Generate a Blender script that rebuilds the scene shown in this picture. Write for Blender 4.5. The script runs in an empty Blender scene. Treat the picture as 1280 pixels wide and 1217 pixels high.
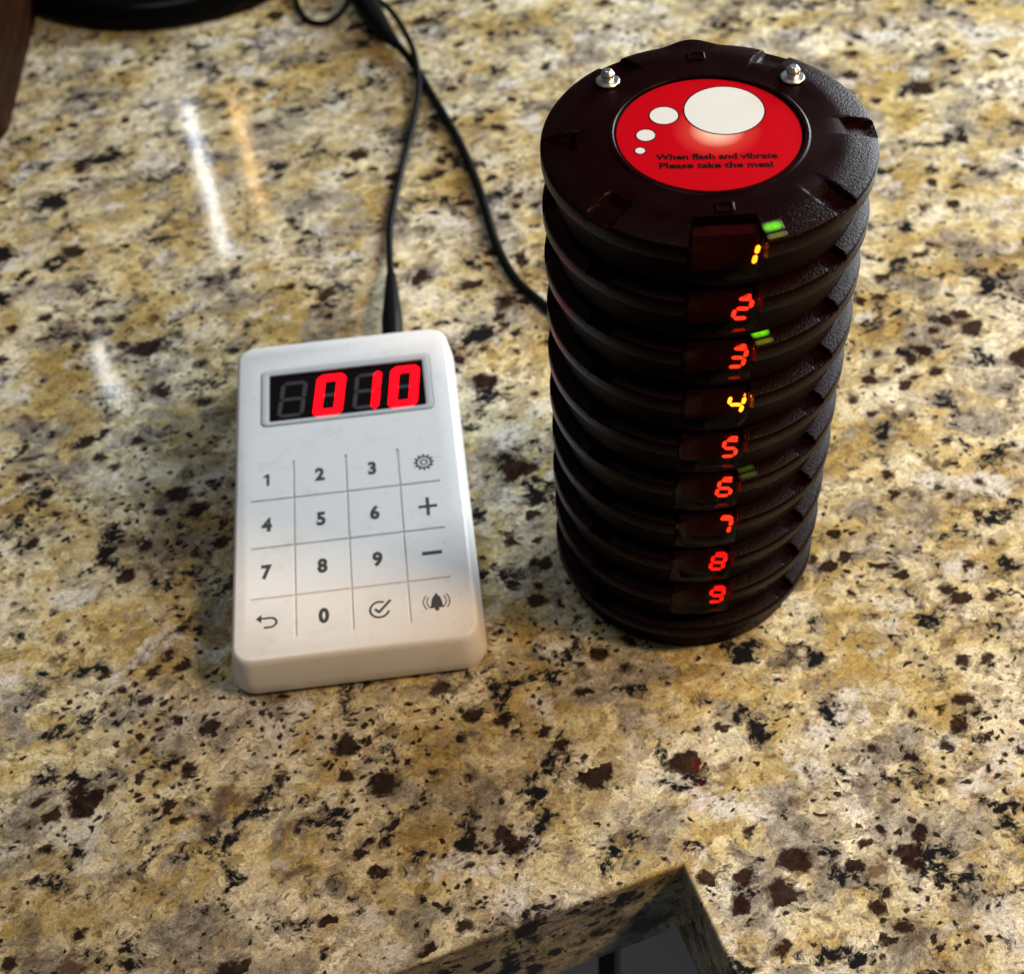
import bpy, bmesh, math, random
from mathutils import Vector, Matrix
R = math.radians
PI = math.pi
random.seed(4)
S = 0.001                                   # everything below is laid out in millimetres
scene = bpy.context.scene
COL = scene.collection

# ------------------------------------------------------------------ camera
cam_d = bpy.data.cameras.new('camera'); cam = bpy.data.objects.new('camera', cam_d); COL.objects.link(cam)
scene.camera = cam
CX, CY, CZ, PITCH, YAW, ROLL, FPX = -55.74, -353.20, 461.66, 0.8660, 0.0292, -0.0774, 1796.78
f = Vector((-math.sin(YAW)*math.cos(PITCH), math.cos(YAW)*math.cos(PITCH), -math.sin(PITCH)))
rt = Vector((math.cos(YAW), math.sin(YAW), 0)); up = rt.cross(f)
rt2 = math.cos(ROLL)*rt + math.sin(ROLL)*up; up2 = -math.sin(ROLL)*rt + math.cos(ROLL)*up
m = Matrix((rt2, up2, -f)).transposed().to_4x4(); m.translation = Vector((CX, CY, CZ))*S
cam.matrix_world = m
cam_d.sensor_fit = 'HORIZONTAL'; cam_d.sensor_width = 36
cam_d.lens = 36*FPX/1280
cam_d.clip_start = 0.01; cam_d.clip_end = 50
cam_d.dof.use_dof = True; cam_d.dof.focus_distance = 0.462; cam_d.dof.aperture_fstop = 13

# ------------------------------------------------------------------ world and lamps
world = bpy.data.worlds.new('World'); scene.world = world; world.use_nodes = True
bg = world.node_tree.nodes['Background']
bg.inputs[0].default_value = (0.90, 0.94, 1.0, 1); bg.inputs[1].default_value = 0.05
def area(name, loc, target, sx, sy, power, color, spread=180):
    d = bpy.data.lights.new(name, 'AREA'); d.shape = 'RECTANGLE'; d.size = sx; d.size_y = sy
    d.energy = power; d.color = color; d.spread = R(spread)
    o = bpy.data.objects.new(name, d); COL.objects.link(o)
    o.location = loc
    o.rotation_euler = (Vector(target)-Vector(loc)).to_track_quat('-Z', 'Y').to_euler()
    return o
area('warm_lamp', (0.46, -0.18, 0.65), (0, 0, 0.03), 0.13, 0.13, 5.0, (1.0, 0.67, 0.36))
area('window_light', (0.92, 0.92, 0.52), (-0.05, 0.25, 0), 0.8, 0.5, 40, (0.88, 0.95, 1.0))
area('ceiling_light', (-0.40, 0.05, 1.9), (-0.15, 0.2, 0), 0.7, 0.7, 6, (0.95, 0.98, 1.0))
# two narrow lamps whose reflections streak the polished stone
def strip(name, a, b, w, power, color):
    a, b = Vector(a), Vector(b); c = (a+b)/2; L = (b-a).length
    d = bpy.data.lights.new(name, 'AREA'); d.shape = 'RECTANGLE'; d.size = w; d.size_y = L; d.energy = power; d.color = color
    o = bpy.data.objects.new(name, d); COL.objects.link(o)
    y = (b-a).normalized(); z = (c-Vector((-0.2, 0.25, 0))).normalized(); z = (z-y*z.dot(y)).normalized(); x = y.cross(z)
    mm = Matrix((x, y, z)).transposed().to_4x4(); mm.translation = c; o.matrix_world = mm
strip('tube_lamp', (-0.598, 1.665, 0.9), (-0.495, 1.281, 0.9), 0.014, 0.36, (0.95, 0.98, 1.0))
strip('amber_tube_lamp', (-0.526, 1.691, 0.9), (-0.446, 1.364, 0.9), 0.014, 0.20, (1.0, 0.62, 0.25))
strip('short_tube_lamp', (-0.663, 1.114, 0.9), (-0.613, 0.995, 0.9), 0.018, 0.11, (0.95, 0.98, 1.0))

scene.view_settings.view_transform = 'Standard'; scene.view_settings.look = 'None'
scene.view_settings.exposure = 0; scene.view_settings.gamma = 1

# ------------------------------------------------------------------ materials
def mat(name, base=(0.5, 0.5, 0.5), rough=0.5, **kw):
    m = bpy.data.materials.new(name); m.use_nodes = True
    p = m.node_tree.nodes['Principled BSDF']
    p.inputs['Base Color'].default_value = (*base, 1); p.inputs['Roughness'].default_value = rough
    for k, v in kw.items():
        s = p.inputs[k.replace('_', ' ')]
        s.default_value = (*v, 1) if isinstance(v, tuple) and len(v) == 3 else v
    return m
class NT:
    def __init__(s, m): s.m = m; s.t = m.node_tree; s.p = s.t.nodes['Principled BSDF']
    def n(s, typ, **kw):
        o = s.t.nodes.new(typ)
        for k, v in kw.items(): setattr(o, k, v)
        return o
    def l(s, a, b): s.t.links.new(a, b)
    def coord(s, scale=(1, 1, 1), rot=0):
        c = s.n('ShaderNodeTexCoord'); mp = s.n('ShaderNodeMapping')
        mp.inputs['Scale'].default_value = scale; mp.inputs['Rotation'].default_value = (0, 0, rot)
        s.l(c.outputs['Object'], mp.inputs['Vector']); return mp.outputs['Vector']
    def noise(s, vec, scale, detail=4, rough=0.5, dist=0):
        o = s.n('ShaderNodeTexNoise'); o.inputs['Scale'].default_value = scale; o.inputs['Detail'].default_value = detail
        o.inputs['Roughness'].default_value = rough; o.inputs['Distortion'].default_value = dist
        s.l(vec, o.inputs['Vector']); return o
    def ramp(s, fac, *stops):
        o = s.n('ShaderNodeValToRGB'); e = o.color_ramp.elements
        while len(e) < len(stops): e.new(0.5)
        for i, (p, c) in enumerate(stops):
            e[i].position = p; e[i].color = (*c, 1) if isinstance(c, tuple) else (c, c, c, 1)
        s.l(fac, o.inputs['Fac']); return o.outputs['Color']
    def mix(s, fac, a, b, blend='MIX'):
        o = s.n('ShaderNodeMix', data_type='RGBA', blend_type=blend)
        for inp, v in ((o.inputs[0], fac), (o.inputs[6], a), (o.inputs[7], b)):
            if isinstance(v, (int, float)): inp.default_value = v
            elif isinstance(v, tuple): inp.default_value = (*v, 1)
            else: s.l(v, inp)
        return o.outputs[2]
    def math(s, op, a, b=0.0):
        o = s.n('ShaderNodeMath', operation=op)
        for i, v in enumerate((a, b)):
            if isinstance(v, (int, float)): o.inputs[i].default_value = v
            else: s.l(v, o.inputs[i])
        return o.outputs[0]
    def bump(s, h, strength, dist):
        o = s.n('ShaderNodeBump'); o.inputs['Strength'].default_value = strength; o.inputs['Distance'].default_value = dist
        s.l(h, o.inputs['Height']); s.l(o.outputs['Normal'], s.p.inputs['Normal']); return o

def granite(name='granite', polish=(0.035, 0.10)):
    m = mat(name, rough=0.1); g = NT(m)
    v0 = g.coord((1.0, 1.2, 1.0), R(-20))
    def shift(v, o):
        a = g.n('ShaderNodeVectorMath', operation='ADD'); g.l(v, a.inputs[0]); a.inputs[1].default_value = o; return a.outputs[0]
    def warp(v, scale, amt, detail=3):
        w = g.noise(v, scale, detail, 0.65)
        k = g.n('ShaderNodeVectorMath', operation='SCALE'); g.l(w.outputs['Color'], k.inputs[0]); k.inputs['Scale'].default_value = amt
        a = g.n('ShaderNodeVectorMath', operation='ADD'); g.l(v, a.inputs[0]); g.l(k.outputs[0], a.inputs[1]); return a.outputs[0]
    v = warp(v0, 60, 0.011)
    vf = warp(v, 420, 0.0022, 4)                       # finely ragged copy
    # cream and khaki body
    big = g.noise(v, 20, 8, 0.68)
    base = g.ramp(big.outputs['Fac'], (0.34, (0.35, 0.245, 0.085)), (0.43, (0.49, 0.385, 0.17)), (0.49, (0.61, 0.535, 0.33)), (0.56, (0.69, 0.64, 0.48)), (0.68, (0.74, 0.71, 0.61)))
    # crystal facets of slightly different tone
    vo = g.n('ShaderNodeTexVoronoi'); vo.inputs['Scale'].default_value = 170; g.l(vf, vo.inputs['Vector'])
    sep = g.n('ShaderNodeSeparateColor'); g.l(vo.outputs['Color'], sep.inputs[0])
    base = g.mix(0.8, base, g.ramp(sep.outputs[0], (0.0, (0.55, 0.50, 0.43)), (0.5, (0.95, 0.93, 0.88)), (1.0, (1.25, 1.24, 1.20))), 'MULTIPLY')
    # golden stains
    st = g.noise(shift(v, (7.7, 0.3, 0.9)), 48, 6, 0.66)
    base = g.mix(g.ramp(st.outputs['Fac'], (0.54, 0.0), (0.65, 0.85)), base, (0.44, 0.315, 0.095))
    # smoky grey quartz
    q = g.noise(vf, 34, 7, 0.66, 0.3)
    qc = g.ramp(g.noise(vf, 160, 5, 0.72).outputs['Fac'], (0.34, (0.085, 0.075, 0.065)), (0.5, (0.25, 0.225, 0.19)), (0.66, (0.44, 0.41, 0.36)))
    base = g.mix(g.ramp(q.outputs['Fac'], (0.51, 0.0), (0.60, 0.9)), base, qc)
    # milky feldspar
    wf = g.noise(shift(vf, (3.1, 1.7, 0.4)), 40, 6, 0.64)
    base = g.mix(g.ramp(wf.outputs['Fac'], (0.565, 0.0), (0.640, 0.90)), base, (0.66, 0.64, 0.59))
    # fibres and grain
    fg = g.noise(v, 900, 4, 0.75, 1.0)
    base = g.mix(0.9, base, g.ramp(fg.outputs['Fac'], (0.30, 0.28), (0.5, 0.93), (0.70, 1.52)), 'MULTIPLY')
    f2 = g.noise(shift(vf, (1.1, 4.7, 0.4)), 300, 5, 0.72)
    base = g.mix(g.ramp(f2.outputs['Fac'], (0.545, 0.0), (0.64, 0.8)), base, (0.11, 0.065, 0.03))
    # brown smudges
    bs = g.noise(shift(vf, (-4.1, 2.2, 0.1)), 62, 6, 0.66)
    base = g.mix(g.ramp(bs.outputs['Fac'], (0.575, 0.0), (0.66, 0.8)), base, (0.085, 0.042, 0.018))
    # black mica: ragged grains gathered in clusters
    vc = shift(vf, (-2.3, 5.2, 1.1))
    cl = g.noise(vc, 46, 3, 0.55); gr = g.noise(vc, 210, 6, 0.72)
    bk = g.math('ADD', g.math('MULTIPLY', cl.outputs['Fac'], 0.55), g.math('MULTIPLY', gr.outputs['Fac'], 0.45))
    base = g.mix(g.ramp(bk, (0.525, 0.0), (0.585, 0.8)), base, (0.12, 0.105, 0.09))
    base = g.mix(g.ramp(bk, (0.566, 0.0), (0.594, 1.0)), base, (0.010, 0.010, 0.011))
    # garnets: rounded burgundy-brown spots of uneven size and density
    def spots(scale, lo, keep, col, base, jit, soft=0.09):
        sh = warp(shift(vf, jit), scale*2.4, 0.5/scale)
        vo = g.n('ShaderNodeTexVoronoi'); vo.inputs['Scale'].default_value = scale; g.l(sh, vo.inputs['Vector'])
        sp = g.n('ShaderNodeSeparateColor'); g.l(vo.outputs['Color'], sp.inputs[0])
        dens = g.noise(shift(v, jit), 22, 2, 0.5)
        pick = g.math('ADD', sp.outputs[0], g.math('MULTIPLY', g.math('SUBTRACT', dens.outputs['Fac'], 0.5), 1.3))
        rad = g.math('MULTIPLY', g.math('MINIMUM', g.math('MAXIMUM', g.math('SUBTRACT', pick, keep), 0.0), 1-keep), lo/(1-keep))
        rag = g.math('MULTIPLY', g.math('SUBTRACT', g.noise(vf, 380, 5, 0.75).outputs['Fac'], 0.5), 0.55)
        d = g.math('ADD', g.math('SUBTRACT', rad, vo.outputs['Distance']), g.math('MULTIPLY', rag, g.math('MINIMUM', g.math('MULTIPLY', rad, 6.0), 1.0)))
        c = g.mix(g.ramp(g.noise(vf, 500, 4, 0.7).outputs['Fac'], (0.45, 0.0), (0.7, 0.5)), col, (0.055, 0.022, 0.012))
        return g.mix(g.ramp(d, (0.0, 0.0), (soft, 0.97)), base, c)
    base = spots(72, 0.60, 0.82, (0.014, 0.005, 0.004), base, (0.0, 0.0, 0.0), 0.20)
    base = spots(125, 0.60, 0.76, (0.016, 0.006, 0.005), base, (1.3, 0.7, 0.2), 0.20)
    base = spots(300, 0.50, 0.55, (0.012, 0.009, 0.008), base, (0.3, 2.7, 1.2), 0.14)
    dr = g.noise(shift(v0, (0.7, 9.1, 2.0)), 9, 4, 0.6)
    base = g.mix(1.0, base, g.ramp(dr.outputs['Fac'], (0.36, (0.80, 0.76, 0.69)), (0.50, (0.98, 0.97, 0.95)), (0.64, (1.08, 1.08, 1.08))), 'MULTIPLY')
    g.l(base, g.p.inputs['Base Color'])
    rg = g.noise(v, 320, 3, 0.6)
    g.l(g.ramp(rg.outputs['Fac'], (0.3, polish[0]), (0.7, polish[1])), g.p.inputs['Roughness'])
    g.bump(g.noise(v0, 90, 4, 0.6).outputs['Fac'], 0.03, 0.0008)
    return m
GRANITE = granite(); GRANITE_EDGE = granite('granite_edge', (0.55, 0.75))

def pager_plastic():
    m = mat('pager_plastic', (0.012, 0.0028, 0.0035), 0.36); g = NT(m); v = g.coord()
    n1 = g.noise(v, 1500, 2, 0.6); n2 = g.noise(v, 45, 4, 0.6)
    g.l(g.ramp(n2.outputs['Fac'], (0.35, 0.26), (0.7, 0.38)), g.p.inputs['Roughness'])
    g.l(g.ramp(n2.outputs['Fac'], (0.3, (0.0045, 0.0003, 0.0005)), (0.7, (0.0070, 0.0005, 0.0008))), g.p.inputs['Base Color'])
    # the rim is grained, the flat top almost smooth
    sx = g.n('ShaderNodeSeparateXYZ'); g.l(v, sx.inputs[0])
    rr = g.math('SQRT', g.math('ADD', g.math('POWER', sx.outputs['X'], 2.0), g.math('POWER', sx.outputs['Y'], 2.0)))
    k = g.ramp(g.math('DIVIDE', rr, 50*S), (0.76, 0.12), (0.86, 1.0))
    g.bump(g.math('MULTIPLY', n1.outputs['Fac'], k), 0.8, 0.00028)
    g.p.inputs['Specular IOR Level'].default_value = 0.05
    return m
PLASTIC = pager_plastic()
GLASS = mat('smoked_window', (0.72, 0.50, 0.50), 0.03, Transmission_Weight=1.0, IOR=1.17)
MODULE = mat('display_module', (0.028, 0.0008, 0.0007), 0.5, Specular_IOR_Level=0.1)
FACE = mat('display_face', (0.026, 0.0007, 0.0005), 0.6, Specular_IOR_Level=0.05)
def emis(name, col, st):
    return mat(name, (0.02, 0.0, 0.0), 0.5, Emission_Color=col, Emission_Strength=st, Specular_IOR_Level=0.0)
E_HOT = emis('segment_hot', (1.0, 0.20, 0.006), 8.5)
E_RED = emis('segment_red', (1.0, 0.022, 0.006), 3.6)
E_DEEP = emis('segment_deep', (1.0, 0.006, 0.003), 2.6)
def led_mat(name, st, col=(0.16, 0.80, 0.005)):
    m = mat(name, (0.015, 0.006, 0.004), 0.4); g = NT(m); v = g.coord()
    n = g.noise(v, 1600, 3, 0.7)
    sx = g.n('ShaderNodeSeparateXYZ'); g.l(v, sx.inputs[0])
    ex = g.math('POWER', g.math('ABSOLUTE', g.math('DIVIDE', sx.outputs['X'], 3.0*S)), 4.0)
    ey = g.math('POWER', g.math('ABSOLUTE', g.math('DIVIDE', sx.outputs['Y'], 1.7*S)), 2.0)
    f_ = g.math('MAXIMUM', g.math('SUBTRACT', 1.0, g.math('ADD', ex, ey)), 0.0)
    f_ = g.math('MULTIPLY', f_, g.math('MULTIPLY', n.outputs['Fac'], 2.0))
    g.p.inputs['Emission Color'].default_value = (*col, 1)
    g.l(g.math('MULTIPLY', f_, st), g.p.inputs['Emission Strength'])
    return m
LED = led_mat('green_led', 1.0); LED_GLINT_DIM = led_mat('green_led_glint_dim', 0.06); LED_GLINT = led_mat('olive_rim_glint', 0.22, (0.50, 0.55, 0.01))  # olive glow stands in for the indicator's reflection on the rim edge
STEEL = mat('pin_steel', (0.72, 0.71, 0.69), 0.34, Metallic=1.0)
INK = mat('black_print', (0.004, 0.003, 0.003), 0.4, Specular_IOR_Level=0.05)
WHITE_PRINT = mat('white_print', (0.62, 0.67, 0.71), 0.5)
def label_red():
    m = mat('red_label', (0.7, 0.01, 0.01), 0.3, Specular_IOR_Level=0.06); g = NT(m)
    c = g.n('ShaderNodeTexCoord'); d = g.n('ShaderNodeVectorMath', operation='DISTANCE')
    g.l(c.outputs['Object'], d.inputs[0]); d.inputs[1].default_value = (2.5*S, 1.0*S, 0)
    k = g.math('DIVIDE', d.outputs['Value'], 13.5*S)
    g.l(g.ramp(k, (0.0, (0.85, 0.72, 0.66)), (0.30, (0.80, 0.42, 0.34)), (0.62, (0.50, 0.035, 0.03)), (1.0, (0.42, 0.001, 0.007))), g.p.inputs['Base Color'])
    return m
LABEL = label_red()
def keypad_white():
    m = mat('keypad_plastic', (0.80, 0.79, 0.77), 0.42, Specular_IOR_Level=0.3); g = NT(m); v = g.coord()
    dirt = g.noise(v, 60, 8, 0.75); sm = g.noise(v, 330, 4, 0.7)
    c = g.mix(g.ramp(dirt.outputs['Fac'], (0.54, 0.0), (0.70, 0.40)), (0.78, 0.77, 0.755), (0.55, 0.50, 0.44))
    c = g.mix(g.ramp(sm.outputs['Fac'], (0.60, 0.0), (0.72, 0.30)), c, (0.45, 0.40, 0.36))
    g.l(c, g.p.inputs['Base Color'])
    g.l(g.ramp(dirt.outputs['Fac'], (0.3, 0.34), (0.7, 0.5)), g.p.inputs['Roughness'])
    g.bump(g.noise(v, 1800, 2, 0.5).outputs['Fac'], 0.12, 0.0002)
    return m
KWHITE = keypad_white()
GROOVE = mat('groove_plastic', (0.52, 0.49, 0.45), 0.6)
BEZEL = mat('bezel_plastic', (0.56, 0.56, 0.57), 0.18)
PANEL = mat('display_black', (0.006, 0.004, 0.005), 0.18, Specular_IOR_Level=0.2)
GHOST = mat('segment_unlit', (0.040, 0.036, 0.038), 0.5)
E_PANEL = emis('panel_segment_lit', (1.0, 0.0012, 0.004), 6.0)
SYMBOL = mat('grey_symbol_print', (0.045, 0.045, 0.048), 0.6)
RUBBER = mat('cable_rubber', (0.005, 0.005, 0.0055), 0.4, Specular_IOR_Level=0.06)
BLACKGLOSS = mat('black_gloss', (0.003, 0.003, 0.003), 0.16, Specular_IOR_Level=0.06)
CABINET = mat('cabinet_paint', (0.80, 0.80, 0.79), 0.45)
DARKGAP = mat('dark_gap', (0.02, 0.02, 0.02), 0.7)
def wood():
    m = mat('dark_wood', (0.05, 0.018, 0.006), 0.5, Specular_IOR_Level=0.05); g = NT(m); v = g.coord((1, 1, 8))
    g.l(g.ramp(g.noise(v, 14, 6, 0.6).outputs['Fac'], (0.35, (0.007, 0.0022, 0.0008)), (0.65, (0.022, 0.007, 0.002))), g.p.inputs['Base Color'])
    return m
WOOD = wood()

# ------------------------------------------------------------------ mesh helpers (millimetres in)
def mesh_obj(name, verts, faces, material, parent=None, smooth=True, angle=35, loc=None):
    me = bpy.data.meshes.new(name)
    me.from_pydata([(a*S, b*S, c*S) for a, b, c in verts], [], faces); me.update()
    return link(name, me, material, parent, smooth, angle, loc)
def link(name, me, material, parent=None, smooth=True, angle=35, loc=None):
    o = bpy.data.objects.new(name, me); COL.objects.link(o)
    if material is not None:
        me.materials.clear(); me.materials.append(material)
    if smooth:
        me.shade_smooth(); me.set_sharp_from_angle(angle=R(angle))
    if parent: o.parent = parent
    if loc: o.location = Vector(loc)*S
    return o
def fix_normals(o):
    b = bmesh.new(); b.from_mesh(o.data); bmesh.ops.remove_doubles(b, verts=b.verts, dist=1e-7)
    bmesh.ops.recalc_face_normals(b, faces=b.faces); b.to_mesh(o.data); b.free()
    return o
def empty(name, loc, rz=0.0):
    o = bpy.data.objects.new(name, None); COL.objects.link(o); o.location = Vector(loc)*S; o.rotation_euler.z = rz
    o.empty_display_size = 0.01; return o
def tag(o, label, cat, group=None):
    o['label'] = label; o['category'] = cat
    if group: o['group'] = group
    return o
def lathe(prof, seg=96):
    vs, fs = [], []
    for r, z in prof:
        for i in range(seg):
            a = 2*PI*i/seg; vs.append((r*math.cos(a), r*math.sin(a), z))
    for j in range(len(prof)-1):
        for i in range(seg):
            a, b = j*seg+i, j*seg+(i+1) % seg; fs.append((a, b, b+seg, a+seg))
    fs.append(tuple(range(seg))[::-1]); n = (len(prof)-1)*seg; fs.append(tuple(range(n, n+seg)))
    return vs, fs
def slab(poly, z0, z1):
    n = len(poly); vs = [(x, y, z0) for x, y in poly]+[(x, y, z1) for x, y in poly]
    fs = [tuple(range(n))[::-1], tuple(range(n, 2*n))]+[(i, (i+1) % n, n+(i+1) % n, n+i) for i in range(n)]
    return vs, fs
def join(*parts):
    vs, fs = [], []
    for v, q in parts:
        o = len(vs); vs += v; fs += [tuple(i+o for i in t) for t in q]
    return vs, fs
def box(x0, x1, y0, y1, z0, z1):
    return slab([(x0, y0), (x1, y0), (x1, y1), (x0, y1)], z0, z1)
def rrect(cx, cy, w, h, r, n=8):
    p = []
    for sx, sy, a0 in ((1, -1, -90), (1, 1, 0), (-1, 1, 90), (-1, -1, 180)):
        for i in range(n+1):
            a = R(a0+90*i/n); p.append((cx+sx*(w/2-r)+r*math.cos(a), cy+sy*(h/2-r)+r*math.sin(a)))
    return p
def loft(rings, cap0=True, cap1=True):
    n = len(rings[0]); vs = [q for r in rings for q in r]; fs = []
    for j in range(len(rings)-1):
        for i in range(n):
            a, b = j*n+i, j*n+(i+1) % n; fs.append((a, b, b+n, a+n))
    if cap0: fs.append(tuple(range(n))[::-1])
    if cap1: fs.append(tuple(range((len(rings)-1)*n, len(rings)*n)))
    return vs, fs
def disc(cx, cy, r, z0, z1, n=48, ry=None):
    ry = ry or r
    return slab([(cx+r*math.cos(2*PI*i/n), cy+ry*math.sin(2*PI*i/n)) for i in range(n)], z0, z1)
def ring(cx, cy, r0, r1, z0, z1, a0=0, a1=360, n=48):
    vs, fs = [], []
    full = abs(a1-a0) >= 360; k = n if full else n+1
    for i in range(k):
        a = R(a0+(a1-a0)*i/n); c, s = math.cos(a), math.sin(a)
        vs += [(cx+r0*c, cy+r0*s, z0), (cx+r1*c, cy+r1*s, z0), (cx+r1*c, cy+r1*s, z1), (cx+r0*c, cy+r0*s, z1)]
    for i in range(n):
        a, b = 4*i, 4*((i+1) % k)
        for q in range(4):
            e = (q+1) % 4; fs.append((a+q, b+q, b+e, a+e))
    if not full:
        fs += [(0, 1, 2, 3)[::-1], tuple(4*n+q for q in range(4))]
    return vs, fs
def stroke(pts, w, z0, z1):
    # flat ribbon along a polyline
    P = [Vector(p) for p in pts]; L, Rr = [], []
    for i, p in enumerate(P):
        d = (P[min(i+1, len(P)-1)]-P[max(i-1, 0)]).normalized(); n = Vector((-d.y, d.x))*w/2
        L.append(tuple(p+n)); Rr.append(tuple(p-n))
    return slab(Rr+L[::-1], z0, z1)
def catmull(pts, sub=10):
    P = [Vector(p) for p in pts]; P = [2*P[0]-P[1]]+P+[2*P[-1]-P[-2]]; out = []
    for i in range(1, len(P)-2):
        a, b, c, d = P[i-1:i+3]
        for k in range(sub):
            t = k/sub
            out.append(0.5*((2*b)+(c-a)*t+(2*a-5*b+4*c-d)*t*t+(3*b-a-3*c+d)*t**3))
    out.append(P[-2]); return out
def tube(pts, rad, seg=14, sub=10, squash=1.0):
    C = catmull(pts, sub); n = len(C); rings = []
    for i, p in enumerate(C):
        t = (C[min(i+1, n-1)]-C[max(i-1, 0)]).normalized()
        sd = t.cross(Vector((0, 0, 1))); sd = sd.normalized() if sd.length > 1e-4 else Vector((1, 0, 0)); u_ = sd.cross(t)
        r = rad(i/(n-1)) if callable(rad) else rad
        rings.append([tuple(p+sd*r*math.cos(2*PI*k/seg)+u_*r*squash*math.sin(2*PI*k/seg)) for k in range(seg)])
    return loft(rings)
def text_mesh(s, size, extr=0.03, sx=1.0, bold=0.0, spacing=1.0):
    c = bpy.data.curves.new('text', 'FONT'); c.body = s; c.size = size*S; c.align_x = 'CENTER'; c.align_y = 'CENTER'
    c.extrude = extr*S; c.offset = bold*S; c.space_character = spacing; c.resolution_u = 4
    o = bpy.data.objects.new('text', c); COL.objects.link(o)
    dg = bpy.context.evaluated_depsgraph_get()
    me = bpy.data.meshes.new_from_object(o.evaluated_get(dg))
    bpy.data.objects.remove(o); bpy.data.curves.remove(c)
    xs = [v.co.x for v in me.vertices]; ys = [v.co.y for v in me.vertices]
    cx, cy = (min(xs)+max(xs))/2, (min(ys)+max(ys))/2
    for v in me.vertices: v.co.x = (v.co.x-cx)*sx; v.co.y -= cy
    return me
# seven-segment shapes: (a b c d e f g) in a w x h cell centred on 0,0
SEG = {'0': 'abcdef', '1': 'bc', '2': 'abged', '3': 'abgcd', '4': 'fgbc', '5': 'afgcd', '6': 'afgedc', '7': 'abc', '8': 'abcdefg', '9': 'abcdfg'}
def seg_poly(s, w, h, t, gap=0.0, slant=0.0):
    x, y = w/2-t/2, h/2-t/2
    ends = {'a': ((-x, y), (x, y)), 'b': ((x, y), (x, 0)), 'c': ((x, 0), (x, -y)), 'd': ((-x, -y), (x, -y)), 'e': ((-x, 0), (-x, -y)), 'f': ((-x, y), (-x, 0)), 'g': ((-x, 0), (x, 0))}
    (x0, y0), (x1, y1) = ends[s]
    d = Vector((x1-x0, y1-y0)).normalized(); n = Vector((-d.y, d.x))*t/2
    A = Vector((x0, y0))+d*gap; B = Vector((x1, y1))-d*gap
    pts = [A, A+d*t/2-n, B-d*t/2-n, B, B-d*t/2+n, A+d*t/2+n]
    return [(p.x+p.y*slant, p.y) for p in pts]

# ------------------------------------------------------------------ countertop (inside corner cut out at the front)
OX, OY, CA, TH = -13.7, -134.4, 0.3212, 52.0
def countertop():
    pts = [(0, 0), (0, -700), (1300, -700), (1300, 1500), (-1100, 1500), (-1100, 0)]
    vs, fs = slab(pts, -TH, 0)
    me = bpy.data.meshes.new('countertop'); me.from_pydata([(a*S, b*S, c*S) for a, b, c in vs], [], fs)
    b = bmesh.new(); b.from_mesh(me); bmesh.ops.recalc_face_normals(b, faces=b.faces)
    ed = [e for e in b.edges if all(abs(v.co.z) < 1e-6 for v in e.verts)]
    bmesh.ops.bevel(b, geom=ed, offset=1.3*S, segments=4, profile=0.5, affect='EDGES')
    b.to_mesh(me); b.free()
    o = link('countertop', me, GRANITE, None, True, 30)
    me.materials.append(GRANITE_EDGE)
    for p in me.polygons:
        if p.area > 0.005: p.use_smooth = False
        else: p.material_index = 1
    o.location = (OX*S, OY*S, 0); o.rotation_euler.z = CA
    o['kind'] = 'structure'; return o
countertop()
def cabinet():
    t = tag(empty('cabinet', (OX, OY, -TH-0.2), CA), 'light grey painted cabinet under the granite counter edge', 'cabinet')
    mesh_obj('carcass', *slab([(60, 40), (60, -600), (1200, -600), (1200, 1400), (-1000, 1400), (-1000, 40)], -800, 0), CABINET, t, False)
    for x0, x1 in ((-460, -22), (-12, 36)):
        mesh_obj('door', *box(x0, x1, 24, 39.8, -780, -6), CABINET, t, False)
    mesh_obj('gap_strip', *box(-21.5, -12.5, 30, 39.7, -780, -6), DARKGAP, t, False)
    mesh_obj('side_panel', *box(44, 59.8, -600, 20, -780, -6), CABINET, t, False)
cabinet()

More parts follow.
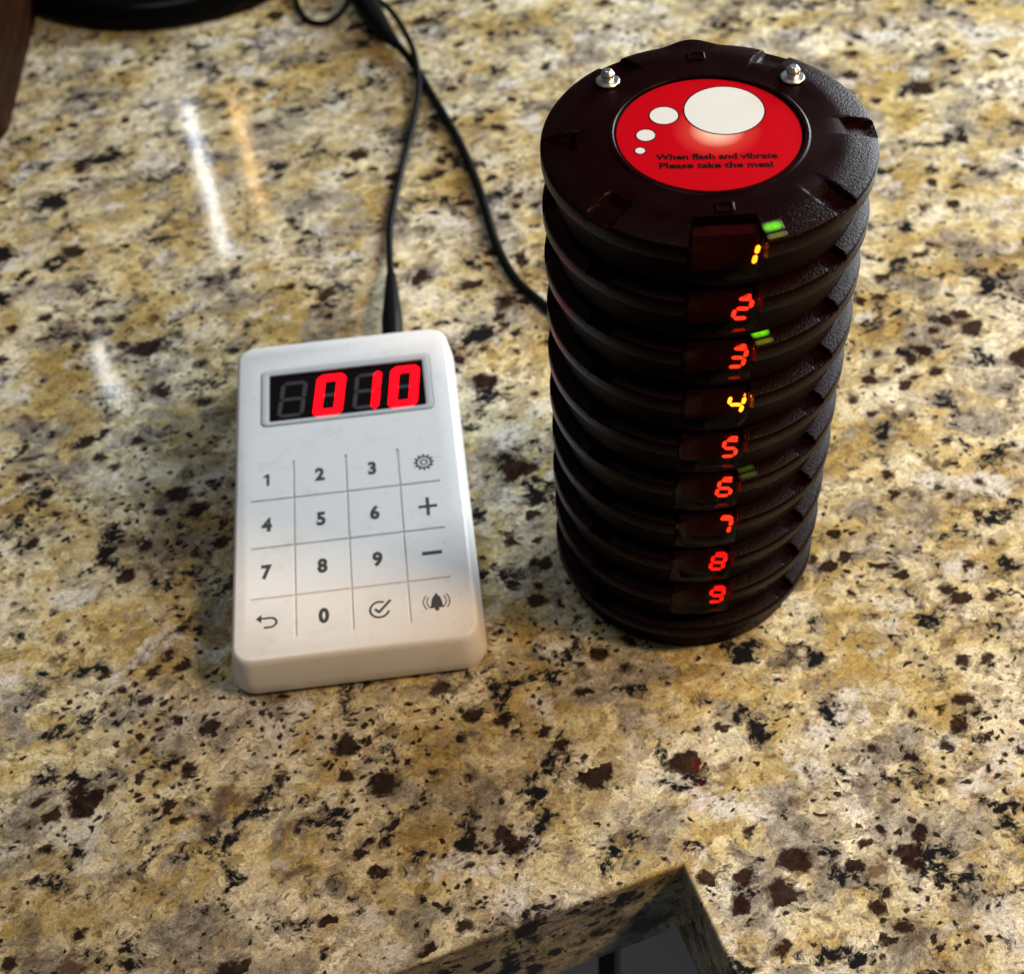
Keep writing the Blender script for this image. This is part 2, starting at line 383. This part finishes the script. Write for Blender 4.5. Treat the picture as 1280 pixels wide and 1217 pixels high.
# ------------------------------------------------------------------ coaster pagers
PITCHMM = 20.28; TOPZ = 203.0
WX = 10.4                                     # half width of the display window
NOTCH = [0, 180, -45, -135, 58, 122]
def body_mesh(name, window=True, recess=True):
    base = [(27.3, -0.55), (27.9, -0.5), (28.0, 0.0), (28.3, 0.25), (29.3, 0.3), (29.8, 0.02), (33, 0.0), (36.5, 0.0), (39, -0.05), (41, -0.32), (43, -0.72), (45, -1.16), (47, -1.62), (48.6, -2.05), (49.5, -2.5), (49.9, -3.1), (50.0, -3.8), (50.0, -7.2), (49.6, -8.0), (48.9, -8.4), (46.6, -9.6), (46.0, -10.4), (46.0, -15.5), (46.0, -15.52), (46.0, -19.5), (45.2, -20.1), (43, -20.3)]
    angs = set()
    for i in range(240): angs.add(round(i*1.5, 3))
    def add(a): angs.add(round(a % 360, 4))
    for c in NOTCH:
        for rr in (42, 48):
            for w in (4.9, 4.3, 3.0): add(c+math.degrees(math.asin(w/rr))); add(c-math.degrees(math.asin(w/rr)))
    hw = 12.9
    for s in (-1, 1):
        for e in (0.0, 0.06): add(270+s*(hw+e))
    angs = sorted(angs); vs = []; n = len(angs)
    for r, z in base:
        for a in angs:
            th = R(a); rr, zz = r, z
            # slots pressed into the sloping rim
            for c in NOTCH:
                da = (a-c+180) % 360-180
                if abs(da) < 20 and z > -3.3 and r > 38.5:
                    t = abs(r*math.sin(R(da)))
                    k = 1 if t < 3.6 else max(0, 1-(t-3.6)/1.0); k = k*k*(3-2*k)
                    zz -= k*min(1.0, (r-38.5)/2.5)*2.3*(1-0.55*max(0, (r-47)/3))
            # thumb tab at the back
            da = (a-90+180) % 360-180
            if abs(da) < 12 and r > 48 and z > -9:
                k = math.cos(R(da/12*90))**2; rr += 2.4*k; zz += 0.4*k
            # display bay
            da = (a-270+180) % 360-180
            if window and abs(da) <= hw+0.001 and z > -15.51 and r > 36.6:
                rr = min(rr, 38.5/math.cos(R(da)))
            vs.append((rr*math.cos(th), rr*math.sin(th), zz))
    fs = []
    for j in range(len(base)-1):
        for i in range(n):
            p, q = j*n+i, j*n+(i+1) % n; fs.append((p, p+n, q+n, q))
    fs.append(tuple(range(n))); k = (len(base)-1)*n; fs.append(tuple(range(k, k+n))[::-1])
    o = mesh_obj(name, vs, fs, PLASTIC, None, True, 28); return o
_b = body_mesh('body'); BODY = _b.data; bpy.data.objects.remove(_b)
_b = body_mesh('body', window=False); BODY_BASE = _b.data; bpy.data.objects.remove(_b)
def window_mesh():
    N = 14; top, bot = [], []; pts = []
    xs = [-WX+2*WX*i/N for i in range(N+1)]
    def topz(y): return -0.25 if y > -40 else -0.25-(-40-y)*0.22
    front = [(x, -48.6+2.6*math.cos(x/WX*PI/2)**1.3) for x in xs]
    front_lo = [(x, -math.sqrt(49.6**2-x*x)+1.0) for x in xs]
    plan_t = front+[(WX, -39.2), (-WX, -39.2)]; plan_b = front_lo+[(WX, -39.2), (-WX, -39.2)]
    r0 = [(x, y, -15.2) for x, y in plan_b]; r1 = [(x, y, -9.0) for x, y in plan_b]
    r2 = [(x, y+0.15, topz(y)-0.5) for x, y in front]+[(WX, -39.2, topz(-39)-0.5), (-WX, -39.2, topz(-39)-0.5)]
    r3 = [(x, y+0.6, topz(y)-0.05) for x, y in front]+[(WX, -39.2, topz(-39)), (-WX, -39.2, topz(-39))]
    o = fix_normals(mesh_obj('display_window', *loft([r0, r1, r2, r3]), GLASS, None, True, 25))
    me = o.data; bpy.data.objects.remove(o); me.shade_smooth(); me.set_sharp_from_angle(angle=R(25)); return me
WINDOW = window_mesh()
def module_mesh():
    o = mesh_obj('display_module', *box(-9.2, 9.2, -44.0, -40.2, -14.2, -2.6), MODULE, None, False); me = o.data; bpy.data.objects.remove(o); return me
MODULE_ME = module_mesh()
FACE_ME = bpy.data.meshes.new('display_face'); FACE_ME.from_pydata([(a*S, b*S, c*S) for a, b, c in box(-9.1, 9.1, -44.12, -44.01, -14.1, -2.7)[0]], [], box(-9.1, 9.1, -44.12, -44.01, -14.1, -2.7)[1]); FACE_ME.materials.append(FACE)
def add_digit(parent, ch, material, zc=-9.2):
    # upright on the module's front, leaning like a seven-segment numeral
    for s in SEG[ch]:
        poly = seg_poly(s, 5.5, 8.4, 1.15, 0.35, 0.16)
        vs, fs = slab(poly, 0, 0.35)
        vs = [(6.5+x, -44.14-z, zc+y) for x, y, z in vs]
        mesh_obj('digit_segment', vs, fs, material, parent, False)
PAGER_ROT = R(-2.2)
WORD = ['top', 'second', 'third', 'fourth', 'fifth', 'sixth', 'seventh', 'eighth', 'ninth']
HEAT = {1: E_HOT, 2: E_RED, 3: E_RED, 4: E_HOT, 5: E_RED, 6: E_RED, 7: E_RED, 8: E_DEEP, 9: E_DEEP}
for i in range(9):
    num = i+1
    z = TOPZ-PITCHMM*i
    jig = random.uniform(-1, 1)
    t = empty('coaster_pager', (random.uniform(-.25, .25) if i else 0, random.uniform(-.25, .25) if i else 0, z-20.3), PAGER_ROT*0+R(0.5*jig))
    if i == 0: lab = 'dark coaster pager with red round label on top of the stack, lit red 1'
    elif num in (3,): lab = 'dark coaster pager lit red 3 with green light, third from the stack top'
    else: lab = 'dark coaster pager lit red %d, %s from the stack top' % (num, WORD[i])
    tag(t, lab, 'pager', 'coaster pagers in the stack')
    def lk(name, me, par=t):
        o = bpy.data.objects.new(name, me); COL.objects.link(o); o.parent = par; o.location = (0, 0, 20.3*S) if par is t else (0, 0, 0); return o
    lk('body', BODY)
    w = lk('display_window', WINDOW)
    mo = lk('display_module', MODULE_ME)
    lk('display_face', FACE_ME, mo)
    add_digit(mo, str(num), HEAT[num])
    if num in (1, 3, 6):
        for off, hy, mt in ((45.0, 1.9, LED if num != 6 else LED_GLINT_DIM), (48.1, 0.85, LED_GLINT if num != 6 else LED_GLINT_DIM)):
            # light pipe beside the window, then a glowing strip painted as its rim reflection
            an = R(270+16.6); r_ = off; zl = -0.30-(r_-41)*0.2276
            v_ = [(x, y, 0.05+0.1*(1-k)) for k, sc in ((1, 1.0), (0, 0.96)) for x, y in rrect(0, 0, 6.0*sc, 2*hy*sc, 0.6)]
            n_ = len(v_)//2
            ld = mesh_obj('indicator_and_glint', *loft([v_[:n_], v_[n_:]]), mt, t, False)
            ld.location = (r_*math.cos(an)*S, r_*math.sin(an)*S, (20.3+zl)*S); ld.rotation_euler = (R(12.5), 0, R(16.6))
    if i == 0:
        for cy in (-35.2, 39.0):
            ct = mesh_obj('catch', *loft([[(x, y, z) for x, y in rrect(0, cy, 5.4+o_, 4.2+o_, 0.7)] for o_, z in ((0.5, -0.4), (0, 0.35), (-0.5, 0.5), (-1.1, 0.5), (-1.5, 0.1))]), PLASTIC, t, True, 30, loc=(0.5, 0, 20.3))
        LZ = 20.3-0.5
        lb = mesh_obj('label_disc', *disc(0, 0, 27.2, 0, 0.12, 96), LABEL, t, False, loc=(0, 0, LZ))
        lb.rotation_euler.z = R(-3.7)
        for (cx, cy, r) in ((5.2, 11.0, 12.3), (-12.9, 8.8, 4.65), (-18.5, -0.8, 3.15), (-20.3, -8.2, 1.85)):
            mesh_obj('bubble_outline', *disc(cx, cy, r, 0.12, 0.15, 64), INK, lb, False)
            mesh_obj('white_bubble', *disc(cx, cy, r-0.42, 0.15, 0.18, 64), WHITE_PRINT, lb, False)
        for s, wid, cx, cy in (('When flash and vibrate', 35.2, 1.7, -11.4), ('Please take the meal', 32.6, 1.4, -15.5)):
            me = text_mesh(s, 3.7, 0.02, 1.0, 0.125)
            xs = [v.co.x for v in me.vertices]; k = wid*S/(max(xs)-min(xs))
            for v in me.vertices: v.co.x *= k
            o = link('text_line', me, INK, lb, False, loc=(cx, cy, 0.15))
        for px, py in ((-27.9, 28.2), (28.4, 24.6)):
            vs, fs = lathe([(3.7, 0), (3.7, 0.5), (3.45, 0.75), (1.75, 0.8), (1.6, 1.0), (1.6, 1.5), (2.05, 1.75), (2.1, 3.0), (1.95, 3.25), (1.2, 4.2), (1.0, 4.3)], 32)
            pin = mesh_obj('contact_pin', vs, fs, STEEL, t, True, 24, loc=(px, py, 20.3-0.02))
            fl = mesh_obj('collar', *ring(0, 0, 3.65, 4.2, -0.02, 0.35, n=40), INK, pin, True, 40)
# charging base at the bottom
zb = TOPZ-PITCHMM*9
t = tag(empty('charging_base', (0, 0, 0)), 'dark unlit charging base, lowest disc under the stack of pagers', 'charger')
o = bpy.data.objects.new('body', BODY_BASE); COL.objects.link(o); o.parent = t; o.location = (0, 0, zb*S)
for k in range(4):
    a = R(45+90*k); mesh_obj('rubber_foot', *disc(36*math.cos(a), 36*math.sin(a), 4, 0, zb-20.25, 24), RUBBER, t, False)
mesh_obj('power_socket', *box(-16, -6, 44.5, 48.5, 2.0, 11.0), BLACKGLOSS, t, False)

# ------------------------------------------------------------------ keypad transmitter
KA = 0.079
kp = tag(empty('keypad_transmitter', (-133.5, 30.8, 0), KA), 'white plastic keypad with red lit display reading 010 lying on the granite', 'keypad')
kp.scale = (1.0145, 1.0145, 1.02)
KW, KL = 90.0, 165.0
def kring(off, z, r):
    return [(x, y, z) for x, y in rrect(0, 0, KW+2*off, KL+2*off, r, 10)]
rings = [kring(-1.5, 1.4, 6.5), kring(0.8, 1.5, 8), kring(2.3, 2.4, 9.0), kring(2.9, 4.2, 9.3), kring(2.6, 8, 9), kring(0.9, 17.6, 8), kring(0.35, 19.2, 7.6), kring(-0.2, 19.8, 7.2), kring(-0.9, 20.0, 6.6)]
kb = fix_normals(mesh_obj('body', *loft(rings), KWHITE, kp, True, 40))
# grooves between the keys, cut in
LX = (-21.8, -0.5, 20.7); LY = (-6.1, -30.2, -54.6)
cut = []
for x in LX: cut.append(box(x-0.55, x+0.55, -73.6, 13.6, 19.5, 21))
for y in LY: cut.append(box(-39.2, 36.8, y-0.5, y+0.5, 19.4, 21.1))
cut.append(slab(rrect(1.3, 50.7, 72.8, 33.6, 2.6), 18.8, 22))
for c in cut:
    co = fix_normals(mesh_obj('cutter', *c, None, None, False))
    md = kb.modifiers.new('cut', 'BOOLEAN'); md.operation = 'DIFFERENCE'; md.solver = 'EXACT'; md.object = co
    co.parent = kp
    bpy.context.view_layer.update()
    dg = bpy.context.evaluated_depsgraph_get(); me = bpy.data.meshes.new_from_object(kb.evaluated_get(dg))
    kb.modifiers.remove(md); old = kb.data; kb.data = me; bpy.data.meshes.remove(old); bpy.data.objects.remove(co)
kb.data.name = 'body'; kb.data.materials.clear(); kb.data.materials.append(KWHITE)
kb.data.set_sharp_from_angle(angle=R(35))
for sx in (-1, 1):
    for sy in (-1, 1): mesh_obj('rubber_foot', *disc(sx*34, sy*70, 5, 0, 1.6, 24), RUBBER, kp, False)
# display
fr_o = rrect(1.3, 50.7, 72.2, 33.0, 2.4); fr_i = rrect(1.3, 50.2, 66.2, 27.4, 0.8)
n = len(fr_o)
def lvl(p, z): return [(x, y, z) for x, y in p]
mid = [(a[0]*.7+b[0]*.3, a[1]*.7+b[1]*.3) for a, b in zip(fr_o, fr_i)]
disp = mesh_obj('display_panel', *slab(rrect(1.3, 50.2, 66.6, 27.8, 0.8), 18.82, 19.3), PANEL, kp, False)
fr = fix_normals(mesh_obj('display_frame', *loft([lvl(fr_o, 18.85), lvl(fr_o, 20.25), lvl(mid, 20.5), lvl(fr_i, 20.1), lvl(fr_i, 18.85)], False, False), BEZEL, kp, True, 50))
SL = 0.115
for k, ch in enumerate(' 010'):
    cx, cy = -21.9+15.75*k+(0.2 if k > 1 else 0), 49.3
    for s in 'abcdefg':
        lit = ch != ' ' and s in SEG[ch]
        poly = seg_poly(s, 12.2 if lit else 11.2, 23.6 if lit else 20.5, 3.5 if lit else 1.7, -1.5 if lit else 0.25, SL)
        if lit and ch == '1': poly = seg_poly(s, 11.0, 23.6, 3.1, -0.6, SL)
        v_, f_ = slab([(cx+x, cy+y) for x, y in poly], 19.3, 19.55 if lit else 19.36)
        mesh_obj('display_segment', v_, f_, E_PANEL if lit else GHOST, disp, False)
# printed symbols
COLX = (-32.6, -11.2, 10.0, 31.0); ROWY = (4.6, -18.75, -42.1, -65.6)
Z0, Z1 = 20.0, 20.05
def sym(name, *parts): return mesh_obj(name, *join(*parts), SYMBOL, kp, False)
for s, c, r in (('1', 0, 0), ('2', 1, 0), ('3', 2, 0), ('4', 0, 1), ('5', 1, 1), ('6', 2, 1), ('7', 0, 2), ('8', 1, 2), ('9', 2, 2), ('0', 1, 3)):
    if s == '1':
        X, Y = COLX[c], ROWY[r]
        sym('key_numeral', slab([(X-.1, Y-3.1), (X+1.0, Y-3.1), (X+1.0, Y+3.1), (X+.15, Y+3.1), (X-1.6, Y+1.9), (X-1.1, Y+1.1), (X-.1, Y+1.7)], Z0, Z1)); continue
    me = text_mesh(s, 8.8, 0.02, 0.84, 0.42)
    link('key_numeral', me, SYMBOL, kp, False, loc=(COLX[c], ROWY[r], 20.03))
x, y = COLX[3], ROWY[0]
teeth = []
for k in range(12):
    a = 2*PI*k/12; c_, s_ = math.cos(a), math.sin(a)
    q = [(3.1, -.55), (4.1, -.42), (4.1, .42), (3.1, .55)]
    teeth.append(slab([(x+u*c_-v*s_, y+1.06*(u*s_+v*c_)) for u, v in q], Z0, Z1))
sym('gear_symbol', ring(x, y, 2.5, 3.25, Z0, Z1), ring(x, y, 0.95, 1.65, Z0, Z1), *teeth)
y = ROWY[1]; sym('plus_symbol', box(x-3.7, x+3.7, y-.72, y+.72, Z0, Z1), box(x-.66, x+.66, y+.72, y+4.6, Z0, Z1), box(x-.66, x+.66, y-4.6, y-.72, Z0, Z1))
y = ROWY[2]; sym('minus_symbol', box(x-3.8, x+3.8, y-.85, y+.85, Z0, Z1))
x, y = COLX[0], ROWY[3]
arc = [(x+1.4+2.3*math.cos(R(a)), y-0.3+2.1*math.sin(R(a))) for a in range(90, -91, -12)]
sym('return_symbol', stroke([(x-2.6, y+1.8)]+arc+[(x-1.0, y-2.4)], 0.85, Z0, Z1), slab([(x-4.0, y+1.8), (x-1.9, y-0.1), (x-1.9, y+3.7)], Z0, Z1+.01))
x, y = COLX[2], ROWY[3]
sym('check_symbol', ring(x-.4, y-.3, 3.1, 3.95, Z0, Z1, 62, 345), stroke([(x-2.2, y+.1), (x-.5, y-1.6)], 1.0, Z0, Z1), stroke([(x-.85, y-1.75), (x+3.9, y+3.6)], 1.0, Z0, Z1+.01))
x, y = COLX[3], ROWY[3]
bell = [(-2.9, -2.5), (-2.2, -1.3), (-1.9, 0.9), (-1.3, 2.6), (-0.55, 3.2), (-0.4, 4.0), (0.4, 4.0), (0.55, 3.2), (1.3, 2.6), (1.9, 0.9), (2.2, -1.3), (2.9, -2.5)]
waves = [ring(x, y+.3, r, r+.42, Z0, Z1, a0, a0+80, 16) for r in (3.4, 4.7) for a0 in (-40, 140)]
sym('bell_symbol', slab([(x+a, y+b) for a, b in bell], Z0, Z1), disc(x, y-3.1, 0.85, Z0, Z1+.01, 20), *waves)

# ------------------------------------------------------------------ power cable with its Y junction
pc = tag(empty('power_cable', (-122, 160, 0)), 'black Y power cable running from the keypad and the pager stack', 'cable')
def wp(pts): return [(a+122, b-160, c) for a, b, c in pts]
thin = [(-120.6, 166, 8.0), (-122.3, 187.5, 4.0), (-122.8, 214, 2.0), (-118.8, 252.5, 1.9), (-113.1, 293, 2.2), (-109.8, 327, 3.4), (-112.3, 355, 6.4), (-118.0, 376, 8.6), (-127, 401, 7.5), (-140, 426, 4.5), (-160, 464, 4.0), (-175, 534, 2.2)]
mesh_obj('keypad_cord', *tube(wp(thin), 1.75), RUBBER, pc)
thick = [(-125, 374, 5.0), (-114, 353, 3.2), (-102.6, 321, 2.5), (-87.5, 276.2, 2.4), (-77.5, 235, 2.4), (-70.3, 193.8, 2.4), (-61.4, 166.6, 2.4), (-48.8, 147.5, 2.4), (-32, 122, 2.4), (-18, 90, 3.5), (-12, 62, 5.5), (-11, 49, 6.3)]
mesh_obj('base_cord', *tube(wp(thick), 2.35), RUBBER, pc)
mesh_obj('junction', *tube(wp([(-158, 456, 7.0), (-148, 428, 7.0), (-138, 401, 7.0), (-130, 382, 6.0), (-123, 369, 5.0)]), lambda t: 6.9 if t < 0.45 else 6.9-4.1*((t-0.45)/0.55)**1.2, 18), RUBBER, pc)
mesh_obj('keypad_plug', *tube(wp([(-118.4, 115.5, 9), (-118.8, 126, 9), (-119.4, 140, 9), (-120.0, 154, 8.8), (-120.7, 169, 8.0)]), lambda t: 4.9 if t < 0.45 else 4.9-2.5*((t-0.45)/0.55), 18), RUBBER, pc)
mesh_obj('supply_cord', *tube(wp([(-157, 454, 6), (-164, 480, 3.5), (-160, 550, 2.2), (-140, 650, 2.2)]), 2.3), RUBBER, pc)
lc = tag(mesh_obj('loose_cord', *tube([(-190, 484, 2), (-188, 444, 2), (-179.5, 410, 2), (-169, 400.5, 2), (-158, 403, 4.5), (-148, 417, 11), (-134, 444, 16.8), (-114, 484, 4), (-104, 554, 2)], 1.75), RUBBER), 'thin black cord looping round beside the cable junction', 'cable')

# ------------------------------------------------------------------ dark things at the far left
vs, fs = lathe([(113.5, 0), (115, 1.2), (115.5, 5), (115, 11), (112.5, 14.5), (108, 16.5), (90, 19.5), (60, 25), (30, 33), (16, 40)], 128)
rb = mesh_obj('round_base', vs, fs, BLACKGLOSS, None, True, 45, loc=(-272, 521, 0))
tag(rb, 'glossy black round base standing at the back of the counter', 'stand')
bx = mesh_obj('wooden_box', *loft([[(x, y, z) for x, y in rrect(0, 0, 160+2*o_, 220+2*o_, 14+o_)] for o_, z in ((-2, 0), (0, 2), (0, 166), (-2, 170))]), WOOD, None, True, 40, loc=(-420, 407, 0))
bx.rotation_euler.z = R(3)
tag(bx, 'dark brown wooden box at the counter edge left of the black round base', 'box')
